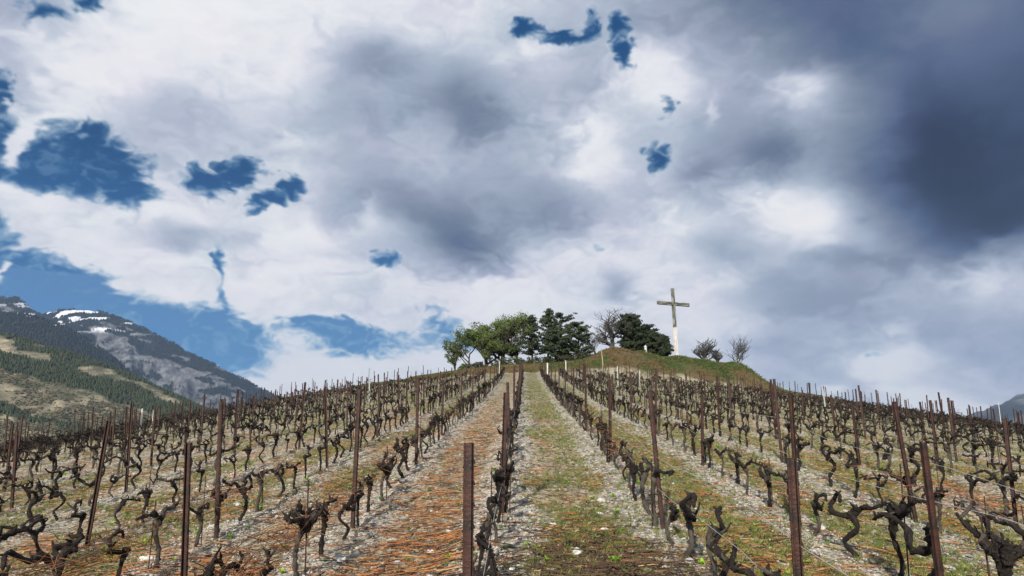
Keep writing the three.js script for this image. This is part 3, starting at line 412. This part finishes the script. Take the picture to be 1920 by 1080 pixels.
// ---------------------------------------------------------------- litter on the vineyard floor
{
  const R = rng(55), spot = (d0, d1) => { const d = d0 * Math.pow(d1 / d0, R()), X = (R() * 2 - 1) * (0.80 * d + 1) - 0.02 * d; return [X, d]; };
  const gravel = [], cane = [], straw = [], tuft = [], weed = [], stone = [];
  for (let i = 0; i < 330000 && gravel.length < 150000; i++) { const [X, d] = spot(3.4, 34), k = cover(X, d); if (R() > 0.15 + 0.85 * k.gravel) continue; const s = (0.005 + 0.016 * Math.pow(R(), 3)) * (1 + d * 0.015), v = 0.20 + 0.40 * R(), wm = 0.92 + 0.1 * R(); gravel.push([X, soil(X, d) + s * 0.15, -d, s * (0.8 + 0.6 * R()), s * (0.5 + 0.3 * R()), s, 0.5 * (R() - 0.5), R() * 6, 0, v, v * 0.95 * wm, v * 0.83 * wm]); }
  for (let i = 0; i < 160000 && cane.length < 29000; i++) { const [X, d] = spot(3.4, 42), k = cover(X, d); if (R() > 0.10 + 0.62 * k.orange - 0.06 * k.gravel) continue; const L = 0.10 + 0.50 * R() * R(), w = 0.0026 + 0.003 * R(), a = (R() < 0.65 ? 0 : R() * 3) + 1.1 * (R() - 0.5), t = R(), v = 0.6 + 0.7 * R(); const q = t < 0.36 ? [0.40, 0.15, 0.045] : t < 0.56 ? [0.42, 0.27, 0.12] : t < 0.72 ? [0.22, 0.09, 0.04] : [0.055, 0.038, 0.028]; const sl = soil(X + 0.2, d) - soil(X - 0.2, d); cane.push([X, soil(X, d) + 0.012 + 0.03 * R() * R(), -d, L, w * 100, w * 100, 0.08 * (R() - 0.5), a, Math.cos(a) * sl / 0.4 + 0.10 * (R() - 0.5), q[0] * v, q[1] * v, q[2] * v]); }
  for (let i = 0; i < 190000 && straw.length < 95000; i++) { const [X, d] = spot(3.4, 38), k = cover(X, d); if (R() < k.gravel * 0.75) continue; const s = 0.016 + 0.03 * R(), v = 0.5 + 0.9 * R(), o = R() < k.orange * 0.6, t = R(); const q = o ? [0.36, 0.15, 0.05] : t < 0.5 ? [0.38, 0.29, 0.15] : t < 0.7 ? [0.20, 0.13, 0.07] : [0.045, 0.03, 0.02]; straw.push([X, soil(X, d) + 0.012, -d, s * (0.6 + 1.6 * R()), s, s * 0.45, 0.9 * (R() - 0.5), R() * 6, 0.7 * (R() - 0.5), q[0] * v, q[1] * v, q[2] * v]); }
  for (let i = 0; i < 320000 && tuft.length < 60000; i++) { const [X, d] = spot(4, 62), k = cover(X, d); if (R() > k.green * 0.95 + 0.01) continue; const s = (0.035 + 0.05 * R()) * (1 + d * 0.012), v = 0.7 + 0.7 * R(), y = R(); const q = y < 0.45 ? [0.10, 0.15, 0.025] : y < 0.8 ? [0.18, 0.175, 0.045] : [0.30, 0.25, 0.11]; tuft.push([X, soil(X, d) - 0.005, -d, s, s * (0.6 + 0.6 * R()), s, 0, R() * 6, 0, q[0] * v, q[1] * v, q[2] * v]); }
  for (let i = 0; i < 520; i++) { const [X, d] = spot(4.5, 50); const s = (0.028 + 0.045 * R()) * (1 + d * 0.012), v = 0.8 + 0.5 * R(); weed.push([X, soil(X, d), -d, s, s, s, 0, R() * 6, 0, 0.20 * v, 0.36 * v, 0.03 * v]); }
  for (let i = 0; i < 520; i++) { const [X, d] = spot(3.8, 45), s = 0.018 + 0.04 * R() * R(), v = 0.40 + 0.22 * R(); stone.push([X, soil(X, d) + s * 0.2, -d, s * (1 + 0.6 * R()), s * 0.65, s, 0.4 * (R() - 0.5), R() * 6, 0.3 * (R() - 0.5), v, v * 0.98, v * 0.93]); }
  for (let i = 0; i < 5000; i++) { const [X0, d] = spot(3.4, 24), r = Math.round((X0 - ROW0) / PITCH), X = rowX(r) + 0.30 * (R() + R() - 1); if (hash2(r + 40, Math.floor(d / 2.2)) < (r === -1 ? 0.25 : 0.72)) continue; const L = 0.12 + 0.35 * R(), w = 0.0025 + 0.002 * R(), v = 0.5 + 0.8 * R(); cane.push([X, soil(X, d) + 0.42 + 0.28 * R(), -d, L, w * 100, w * 100, 0.3 * (R() - 0.5), 1.57 + 1.8 * (R() - 0.5), 0.9 * (R() - 0.5), 0.24 * v, 0.105 * v, 0.045 * v]); } // prunings left hanging on the heads
  for (let i = 0; i < 3000; i++) { const d = 4.6 + 4.2 * R() * R() + 2.5 * R() * R(), X = 0.75 + 1.1 * (R() + R() - 1); const L = 0.15 + 0.55 * R(), w = 0.003 + 0.003 * R(), v = 0.5 + 0.8 * R(); cane.push([X, soil(X, d) + 0.012 + 0.05 * R() * R(), -d, L, w * 100, w * 100, 0.1 * (R() - 0.5), 3.1 * R(), 0.14 * (R() - 0.5), 0.11 * v, 0.065 * v, 0.042 * v]); } // dark brushwood on the near part of the path
  const rough = new THREE.MeshStandardMaterial({ color: 0xffffff, roughness: 0.95 });
  scatter('gravel', lumpy(3, 0, 0.35), rough, gravel, 'pale grey gravel strips along the foot of the vine rows', 'gravel');
  const cg = tube([V(-0.5, 0, 0), V(-0.18, 0.0004, 0.00035), V(0.15, 0.0006, -0.0004), V(0.5, 0.0002, 0.0001)].map((p) => V(p.x, p.y * 12, p.z * 25)), [0.011, 0.01, 0.009, 0.006], 5);
  scatter('pruned_canes', cg, rough, cane, 'rust coloured pruned vine canes strewn between the rows', 'prunings');
  const lf = new THREE.PlaneGeometry(1, 1, 2, 1); lf.rotateX(-Math.PI / 2); { const p = lf.attributes.position; for (let i = 0; i < p.count; i++) p.setY(i, 0.25 * Math.abs(p.getX(i))); lf.computeVertexNormals(); }
  scatter('dry_leaf_litter', lf, leafMat, straw, 'dry brown leaf and straw litter between the rows', 'litter');
  const blades = []; { const B = rng(8); for (let i = 0; i < 11; i++) { const a = B() * 6.28, l = 0.5 + 0.5 * B(), o = 0.15 + 0.6 * B(), w = 0.035, px = Math.cos(a), pz = Math.sin(a), bx = px * 0.3 * B(), bz = pz * 0.3 * B(); const g = new THREE.BufferGeometry(); g.setAttribute('position', new THREE.Float32BufferAttribute([bx - pz * w, 0, bz + px * w, bx + pz * w, 0, bz - px * w, bx + px * o * 0.5, l * 0.7, bz + pz * o * 0.5, bx - pz * w * 0.8, 0, bz + px * w, bx + px * o * 0.5, l * 0.7, bz + pz * o * 0.5, bx + px * o, l, bz + pz * o], 3)); g.computeVertexNormals(); blades.push(g); } }
  const tuftGeo = mergeGeometries(blades); globalThis.tuftShape = tuftGeo;
  scatter('grass_tufts', tuftGeo, leafMat, tuft, 'thin green grass growing in the lanes between the rows', 'grass');
  const rosette = []; { const B = rng(18); for (let i = 0; i < 8; i++) { const g = new THREE.CircleGeometry(0.28, 6); g.scale(1.5, 0.8, 1); g.rotateX(-Math.PI / 2); g.translate(0.36, 0, 0); g.rotateZ(0.3 + 0.8 * B()); g.rotateY(i * 0.785 + B() * 0.5); g.translate(0, 0.12 + 0.5 * B(), 0); rosette.push(g); } }
  scatter('green_weeds', mergeGeometries(rosette), leafMat, weed, 'small bright green weeds dotted over the vineyard floor', 'weeds');
  scatter('pale_stones', lumpy(9, 1, 0.32), new THREE.MeshStandardMaterial({ roughness: 0.85 }), stone, 'scattered fist-sized pale stones on the vineyard floor', 'stones');
  // the larger white stones that stand out one by one
  const sg = [lumpy(21, 2, 0.3), lumpy(33, 2, 0.34), lumpy(45, 2, 0.28)], sm = new THREE.MeshStandardMaterial({ map: stoneMap, color: rgb(1.25, 1.25, 1.25), roughness: 0.85 });
  [[-4.65, 8.9, 0.085, 'white block of stone lying between two left vine rows'], [1.15, 10.9, 0.075, 'round white stone at foot of first row right of the path'], [0.55, 8.1, 0.085, 'flat pale stone on the grassy path, nearest the camera'], [0.95, 8.7, 0.06, 'angular white stone right of the flat stone on the path'], [0.35, 9.4, 0.06, 'small white stone left on the grassy path'], [1.0, 9.3, 0.055, 'white stone in the middle of the grassy path'], [-2.05, 8.0, 0.09, 'pale stone at foot of first vines left of the rusty lane'], [-1.1, 8.3, 0.05, 'small white stone in the rust coloured lane'], [5.0, 11.4, 0.08, 'white stone beside third row right of the path'], [4.6, 7.8, 0.06, 'pale stone beside leaning rusty post at right']].forEach(([X, d, s, label], i) => { const m = top('white_stone', sg[i % 3], sm); m.position.set(X, soil(X, d) + s * 0.2, -d); m.scale.set(s * 1.0, s * 0.5, s * 0.8); m.rotation.y = i * 1.3; tag(m, label, 'stone', 'white stones on the vineyard floor'); });
}

// ---------------------------------------------------------------- trees on the knoll
const woodDark = new THREE.MeshStandardMaterial({ map: greyBarkMap, color: rgb(0.55, 0.5, 0.45), roughness: 1 });
const woodGrey = new THREE.MeshStandardMaterial({ map: greyBarkMap, roughness: 1 });
const twigWood = new THREE.MeshStandardMaterial({ color: rgb(0.082, 0.078, 0.072), roughness: 1 });
const leafy = (r, g, b, through = 0.35) => new THREE.MeshPhysicalMaterial({ color: rgb(r, g, b), vertexColors: true, roughness: 0.9, transmission: through, thickness: 0, side: THREE.DoubleSide });
function branchTree(R, h, o) {                                // returns trunk, limbs and twig tips
  const limbs = [], tips = [];
  const grow = (p, dir, len, rad, level) => {
    const pts = [p.clone()], q = p.clone(), d = dir.clone(), n = 4;
    for (let i = 0; i < n; i++) { d.add(V((R() - 0.5) * o.wobble, (R() - 0.5) * o.wobble * 0.6 + o.up, (R() - 0.5) * o.wobble)).normalize(); q.addScaledVector(d, len / n); pts.push(q.clone()); }
    const rr = pts.map((_, i) => lerp(rad, rad * 0.55, i / n));
    limbs.push([level, tube(pts, rr, level > 2 ? 4 : 6, 0)]);
    if (level >= o.levels) { tips.push([pts[n], d.clone()], [pts[2], d.clone()]); return; }
    const kids = o.kids[level] ?? 3;
    for (let k = 0; k < kids; k++) { const t = k === kids - 1 ? n : 1 + Math.floor(R() * n * 0.99), a = R() * 6.28, sp = o.spread * (0.6 + 0.7 * R()), b = pts[Math.min(n, t)], side = V(Math.cos(a), 0.1, Math.sin(a)); grow(b, d.clone().multiplyScalar(1 - sp * 0.5).addScaledVector(side, sp).normalize(), len * (0.55 + 0.3 * R()), Math.max(0.011, rad * 0.6), level + 1); }
  };
  grow(V(0, -0.15, 0), V(o.lean ?? 0, 1, 0).normalize(), h * o.trunk, o.rad, 0);
  return { limbs, tips };
}
const tinted = (g, r, gr, b) => { const n = g.attributes.position.count, c = new Float32Array(n * 3); for (let i = 0; i < n; i++) { c[i * 3] = r; c[i * 3 + 1] = gr; c[i * 3 + 2] = b; } g.setAttribute('color', new THREE.BufferAttribute(c, 3)); return g; };
function leafCloud(R, centres, per, spread, size, flat = 1, ups = 0) { // leaf-sized two-triangle blades round each centre
  const P = [], C = [], N = [];
  for (const c of centres) { const v0 = 0.75 + 0.5 * R(); for (let i = 0; i < per; i++) {
    const a = R() * 6.28, y = R() * 2 - 1, r = Math.pow(R(), 0.5) * spread, s = Math.sqrt(1 - y * y), x0 = c.x + r * s * Math.cos(a), y0 = c.y + r * y * flat, z0 = c.z + r * s * Math.sin(a);
    const u = V(R() - 0.5, (R() - 0.5) + ups, R() - 0.5).normalize(), w = V(R() - 0.5, R() - 0.5, R() - 0.5).cross(u).normalize(), l = size * (0.6 + 0.8 * R()), b = l * 0.45, v = v0 * (0.75 + 0.5 * R()), wm = 0.9 + 0.25 * R();
    const A = [x0 - u.x * l, y0 - u.y * l, z0 - u.z * l], B = [x0 + w.x * b, y0 + w.y * b, z0 + w.z * b], D = [x0 - w.x * b, y0 - w.y * b, z0 - w.z * b], E = [x0 + u.x * l, y0 + u.y * l, z0 + u.z * l];
    P.push(...A, ...B, ...D, ...B, ...E, ...D); for (let k = 0; k < 6; k++) C.push(v * wm, v, v * 0.9); } }
  const g = new THREE.BufferGeometry(); g.setAttribute('position', new THREE.Float32BufferAttribute(P, 3)); g.setAttribute('color', new THREE.Float32BufferAttribute(C, 3)); g.computeVertexNormals(); return g;
}
const onKnoll = (X, d) => land(X, d) - 0.05;
function broadleaf(name, seed, X, d, h, o, leaf, label, cat, grp) {
  const R = rng(seed), g = group(name, X, onKnoll(X, d), -d), t = branchTree(R, h, o);
  const box = new THREE.Box3(); t.limbs.forEach(([, b]) => { b.computeBoundingBox(); box.union(b.boundingBox); }); const k = h / box.max.y; const fix = (b) => b.scale(o.wide ? k * o.wide : k, k, o.wide ? k * o.wide : k);
  mesh('trunk', fix(mergeGeometries(t.limbs.filter((b) => b[0] === 0).map((b) => b[1]))), o.wood ?? woodGrey, g);
  t.limbs.filter((b) => b[0] === 1).forEach((b) => mesh('limb', fix(b[1]), o.wood ?? woodGrey, g));
  const twigs = t.limbs.filter((b) => b[0] > 1).map((b) => b[1]); if (twigs.length) mesh('twigs', fix(mergeGeometries(twigs)), o.wood ?? woodGrey, g);
  if (leaf) mesh('crown', leafCloud(R, t.tips.map(([p]) => V(p.x * (o.wide ?? 1) * k, p.y * k, p.z * (o.wide ?? 1) * k)), leaf.per, leaf.spread, leaf.size, 0.8), leaf.mat, g);
  shade(g); return tag(g, label, cat, grp);
}
const FRESH = leafy(0.115, 0.175, 0.03), FRESH2 = leafy(0.09, 0.135, 0.028), PINE = leafy(0.040, 0.062, 0.026, 0.15), PINE2 = leafy(0.030, 0.046, 0.020, 0.12), SHRUB = leafy(0.05, 0.065, 0.025, 0.2);
function pine(name, seed, X, d, h, w, o, label, grp) {
  const R = rng(seed), g = group(name, X, onKnoll(X, d), -d), bow = (R() - 0.5) * 0.5, pts = []; for (let i = 0; i <= 8; i++) { const t = i / 8; pts.push(V(bow * Math.sin(t * 2.5) + (o.lean ?? 0) * t, -0.2 + (h * 0.97 + 0.2) * t, 0.15 * Math.sin(t * 5 + seed))); }
  mesh('trunk', tube(pts, pts.map((_, i) => lerp(0.16, 0.03, i / 8)), 8, 0.1, seed), woodDark, g);
  const crv = new THREE.CatmullRomCurve3(pts), pads = [], limbs = [];
  for (let t = o.from; t < 0.97; t += o.step) {
    const c = crv.getPoint(t), u = (t - o.from) / (1 - o.from), prof = o.shape === 'round' ? Math.sqrt(Math.max(0.05, 1 - (u * 1.02 - 0.25) ** 2 / 0.62)) : Math.pow(1 - u, 0.7) * (0.75 + 0.25 * Math.min(1, u * 6));
    for (let k = 0, n = o.arms; k < n; k++) { const a = R() * 6.28, L = w * prof * (0.55 + (o.ragged ?? 0.55) * Math.pow(R(), o.ragged ? 1.8 : 1)), e = c.clone().add(V(Math.cos(a) * L, L * (0.12 + 0.25 * R()) * (1 - 0.4 * (1 - u)), Math.sin(a) * L)), m = c.clone().lerp(e, 0.5).add(V(0, -0.06 * L, 0)); limbs.push(tube([c, m, e], [0.045 * (1 - 0.6 * u), 0.03, 0.012], 4)); for (const f of o.fill) { const q = f < 0.5 ? c.clone().lerp(m, f * 2) : m.clone().lerp(e, f * 2 - 1); pads.push(q.add(V((R() - 0.5) * 0.3, 0.06 + 0.12 * R(), (R() - 0.5) * 0.3))); } }
  }
  pads.push(crv.getPoint(0.99));
  mesh('branches', mergeGeometries(limbs), woodDark, g); mesh('crown', leafCloud(R, pads, o.per, o.pad, o.size, o.flat ?? 0.5, 0.5), o.mat, g); shade(g); return tag(g, label, 'tree', grp);
}
const OPEN = { wobble: 0.35, up: 0.05, trunk: 0.30, rad: 0.13, levels: 4, kids: [4, 3, 3, 3], spread: 0.75 };
const KG = 'trees on the knoll';
broadleaf('young_tree', 11, -9.1, 90, 4.3, { ...OPEN, rad: 0.08, levels: 3, kids: [5, 4, 3], spread: 0.6 }, { per: 13, spread: 0.34, size: 0.11, mat: FRESH2 }, 'sparse feathery young tree at the left end of the grove', 'tree', KG);
broadleaf('leafy_tree', 12, -7.2, 91, 5.3, { ...OPEN, rad: 0.10, lean: -0.15 }, { per: 15, spread: 0.42, size: 0.11, mat: FRESH2 }, 'slender light green tree, second from left in the grove', 'tree', KG);
broadleaf('leafy_tree', 13, -5.0, 89, 5.9, { ...OPEN, spread: 0.95, kids: [7, 4, 3, 3], trunk: 0.24 }, { per: 13, spread: 0.42, size: 0.12, mat: FRESH }, 'bushy green tree, third from left in the grove', 'tree', KG);
broadleaf('leafy_tree', 14, -2.9, 90, 7.2, { ...OPEN, spread: 0.95, rad: 0.17, kids: [8, 4, 3, 3], trunk: 0.27 }, { per: 13, spread: 0.46, size: 0.13, mat: FRESH }, 'tallest fresh green leafy tree left of the pines', 'tree', KG);
broadleaf('leafy_tree', 15, -1.0, 91, 5.6, { ...OPEN, kids: [5, 4, 3, 3] }, { per: 11, spread: 0.42, size: 0.12, mat: FRESH2 }, 'smaller green tree between tall leafy tree and the pines', 'tree', KG);
const LAYER = { from: 0.22, step: 0.05, arms: 4, fill: [0.4, 0.7, 1], per: 26, pad: 0.36, size: 0.13, mat: PINE, flat: 0.36 };
pine('pine_tree', 21, 0.9, 89, 6.6, 2.1, LAYER, 'slim layered pine, leftmost of the pines', KG);
pine('pine_tree', 22, 2.9, 90, 7.5, 2.4, { ...LAYER, lean: 0.15 }, 'tallest layered pine above the grassy path', KG);
pine('pine_tree', 23, 4.9, 91, 6.9, 2.7, { ...LAYER, shape: 'round', from: 0.18 }, 'broad dark pine right of the tallest pine', KG);
pine('pine_tree', 24, 6.9, 89, 5.0, 2.0, { ...LAYER, shape: 'round', from: 0.15, mat: PINE }, 'low pine at the right end of the left grove', KG);
pine('pine_tree', 25, 3.8, 87.5, 4.4, 1.9, { ...LAYER, shape: 'round', from: 0.12 }, 'small dark pine in front of the taller pines', KG);
const TWIG = { wobble: 0.34, up: 0.07, trunk: 0.34, rad: 0.11, levels: 5, kids: [6, 4, 3, 3, 2], spread: 0.70, wood: twigWood };
broadleaf('bare_tree', 31, 9.0, 89, 3.6, { ...TWIG, rad: 0.06, levels: 4 }, null, 'thin pale leafless tree between pine grove and larger bare tree', 'tree', KG);
broadleaf('bare_tree', 32, 11.3, 90, 5.8, { ...TWIG, rad: 0.19, spread: 0.85, wide: 1.45 }, null, 'largest leafless tree with open branches beside the dark pine', 'tree', KG);
const DENSE = { from: 0.06, step: 0.035, arms: 6, fill: [0.4, 0.65, 0.85, 1], per: 30, pad: 0.36, ragged: 0.9, size: 0.13, mat: PINE2, shape: 'round' };
pine('dense_pine', 41, 13.6, 90, 5.3, 1.75, DENSE, 'tall dense blackish pine right of the big bare tree', KG);
pine('dense_pine', 42, 15.7, 91, 4.3, 1.6, DENSE, 'dense dark pine, middle of three beside the cross', KG);
pine('dense_pine', 43, 17.2, 90, 3.1, 1.25, DENSE, 'lowest dense dark pine nearest the cross', KG);
broadleaf('bare_bush', 51, 23.2, 90, 3.4, { ...TWIG, trunk: 0.22, rad: 0.10, kids: [9, 5, 3, 3], levels: 4, spread: 0.8 }, null, 'wide leafless bush just right of the cross', 'bush', KG);
broadleaf('bare_bush', 52, 25.0, 91, 2.3, { ...TWIG, trunk: 0.22, rad: 0.08, kids: [8, 5, 3, 2], levels: 4 }, null, 'smallest leafless bush between wide bush and slim bare tree', 'bush', KG);
broadleaf('bare_tree', 53, 27.4, 90, 4.7, { ...TWIG, trunk: 0.45, rad: 0.12, kids: [9, 5, 3, 2], levels: 4, spread: 0.65 }, null, 'slim leafless tree at the right end of the knoll', 'tree', KG);
{ // undergrowth
  const shrub = (X, d, s, label, mat = SHRUB) => { const R = rng(Math.round(X * 100 + 9000)), g = group('shrub', X, onKnoll(X, d), -d), c = [], st = []; for (let i = 0; i < 34; i++) { const p = V((R() - 0.5) * 2.2 * s, R() * 0.9 * s, (R() - 0.5) * 1.4 * s); c.push(p); if (i < 9) st.push(tube([V(p.x * 0.2, -0.1, p.z * 0.2), p], [0.025, 0.008], 4)); } mesh('stems', mergeGeometries(st), woodDark, g); mesh('foliage', leafCloud(R, c, 22, 0.35 * s, 0.11, 0.8), mat, g); shade(g); tag(g, label, 'shrub', 'shrubs under the knoll trees'); };
  shrub(-3.2, 86, 0.9, 'dark shrub below the tallest leafy tree'); shrub(-5.6, 86, 0.8, 'low shrub below the bushy green tree'); shrub(-0.4, 86.5, 0.9, 'dark shrub left of the end of the grassy path'); shrub(5.2, 87, 1.0, 'dark shrub below the broad pine'); shrub(7.3, 87, 0.9, 'shrub below the low pine at grove end'); shrub(-7.4, 87, 0.9, 'shrub below the slender light green tree', FRESH2); shrub(-1.9, 87, 1.1, 'leafy shrub between tall leafy tree and the path end', FRESH2); shrub(1.6, 87.2, 1.0, 'dark shrub under the slim leftmost pine'); shrub(6.2, 88, 1.3, 'large dark shrub right of the broad pine'); shrub(3.0, 86.5, 0.7, 'shrub under the tallest pine'); shrub(26.9, 89.5, 0.5, 'small green shrub at foot of slim bare tree', FRESH2); shrub(14.6, 87.6, 0.45, 'low green shrub at foot of dense dark pines', FRESH2);
  const R = rng(66), list = [];
  for (let i = 0; i < 30000; i++) { const X = -14 + 50 * R(), d = 78 + 24 * R(); const s = 0.10 + 0.22 * R(), n = fbm2(X * 0.35 + 200, d * 0.35, 4), gr = (X > 14.5 && X < 24.5 && d > 84 ? R() < 0.8 : R() < sstep(0.46, 0.6, n) * 0.8), v = 0.6 + 0.8 * R(), q = gr ? [0.065, 0.10, 0.02] : [0.16, 0.115, 0.05]; if (X > 4 && X < 25 && d < 81 && R() < 0.8) continue; list.push([X, land(X, d) - 0.02, -d, s * 1.6, s, s * 1.6, 0, R() * 6, 0, q[0] * v, q[1] * v, q[2] * v]); }
  scatter('knoll_grass', tuftShape, leafMat, list, 'dry brown and green grass covering the knoll', 'grass');
}

// ---------------------------------------------------------------- the cross, the wayside pillar and the wooden pole
{
  const X = 19.75, d = 91, g = group('wayside_cross', X, onKnoll(X, d), -d); g.rotation.set(0, 0.55, 0.022);
  const timberMap = tex(256, 256, (x, y, c) => { const u = x / 256, v = y / 256, n = tfbm(u, v, 4, 4), s = tvn(u * 48 + n * 3, v * 5, 48), w = sstep(0.56, 0.66, tfbm(u + 0.2, v * 0.5, 8, 3)), k = 0.6 + 0.7 * s; c[0] = lerp(0.14, 0.42, w) * k; c[1] = lerp(0.145, 0.42, w) * k; c[2] = lerp(0.12, 0.38, w) * k; }, true);
  const timber = new THREE.MeshStandardMaterial({ map: timberMap, bumpMap: barkBump, bumpScale: 0.01, roughness: 0.9 }), lime = new THREE.MeshStandardMaterial({ map: stoneMap, color: rgb(1.35, 1.35, 1.35), roughness: 0.85 });
  const beam = (w, h, t) => { const s = new THREE.Shape(), a = w / 2, b = t / 2, n = 0.04, gr = 0.035; [[-a + n, -b], [-gr, -b], [-gr, -b + 0.05], [gr, -b + 0.05], [gr, -b], [a - n, -b], [a, -b + n], [a, b - n], [a - n, b], [gr, b], [gr, b - 0.05], [-gr, b - 0.05], [-gr, b], [-a + n, b], [-a, b - n], [-a, -b + n]].forEach(([x, y], i) => (i ? s.lineTo(x, y) : s.moveTo(x, y))); const e = new THREE.ExtrudeGeometry(s, { depth: h, bevelEnabled: false }); e.rotateX(-Math.PI / 2); const p = e.attributes.position, uv = e.attributes.uv; for (let i = 0; i < p.count; i++) uv.setXY(i, (p.getX(i) + p.getZ(i)) * 1.2 + 0.3, p.getY(i) * 0.35); return e; };
  const base = beam(0.44, 4.6, 0.40); base.translate(0, -0.4, 0); mesh('white_lower_post', base, lime, g);
  const up = beam(0.40, 5.2, 0.36); up.translate(0, 4.203, 0); mesh('upper_post', up, timber, g);
  for (const s of [-1, 1]) { const a = beam(0.46, 2.55, 0.34); a.rotateZ(-s * Math.PI / 2); a.translate(s * 0.203, 7.35, 0); mesh('crossarm', a, timber, g); }
  const plinth = new THREE.BoxGeometry(1.1, 0.5, 1.1); plinth.translate(0, -0.12, 0); mesh('plinth', plinth, lime, g);
  shade(g); tag(g, 'tall weathered wooden cross with white lower post on the knoll', 'cross');
  const pl = group('wayside_pillar', 15.3, onKnoll(15.3, 88.4), -88.4, 0.3); mesh('shaft', new THREE.CylinderGeometry(0.15, 0.19, 1.1, 10).translate(0, 0.5, 0), lime, pl); mesh('cap', new THREE.ConeGeometry(0.27, 0.26, 4).translate(0, 1.18, 0), lime, pl); shade(pl); tag(pl, 'small white pillar in front of the dense dark pines', 'pillar');
  const pole = top('wooden_pole', tube([V(0, -0.3, 0), V(-0.04, 1.4, 0), V(-0.16, 2.9, 0)], [0.075, 0.065, 0.05], 7, 0.1, 4), new THREE.MeshStandardMaterial({ map: stoneMap, color: rgb(0.75, 0.62, 0.45), roughness: 0.9 })); pole.position.set(8.7, soil(8.7, 78), -78); tag(pole, 'leaning pale wooden pole below the bare trees', 'pole');
}
renderer.render(scene, camera);
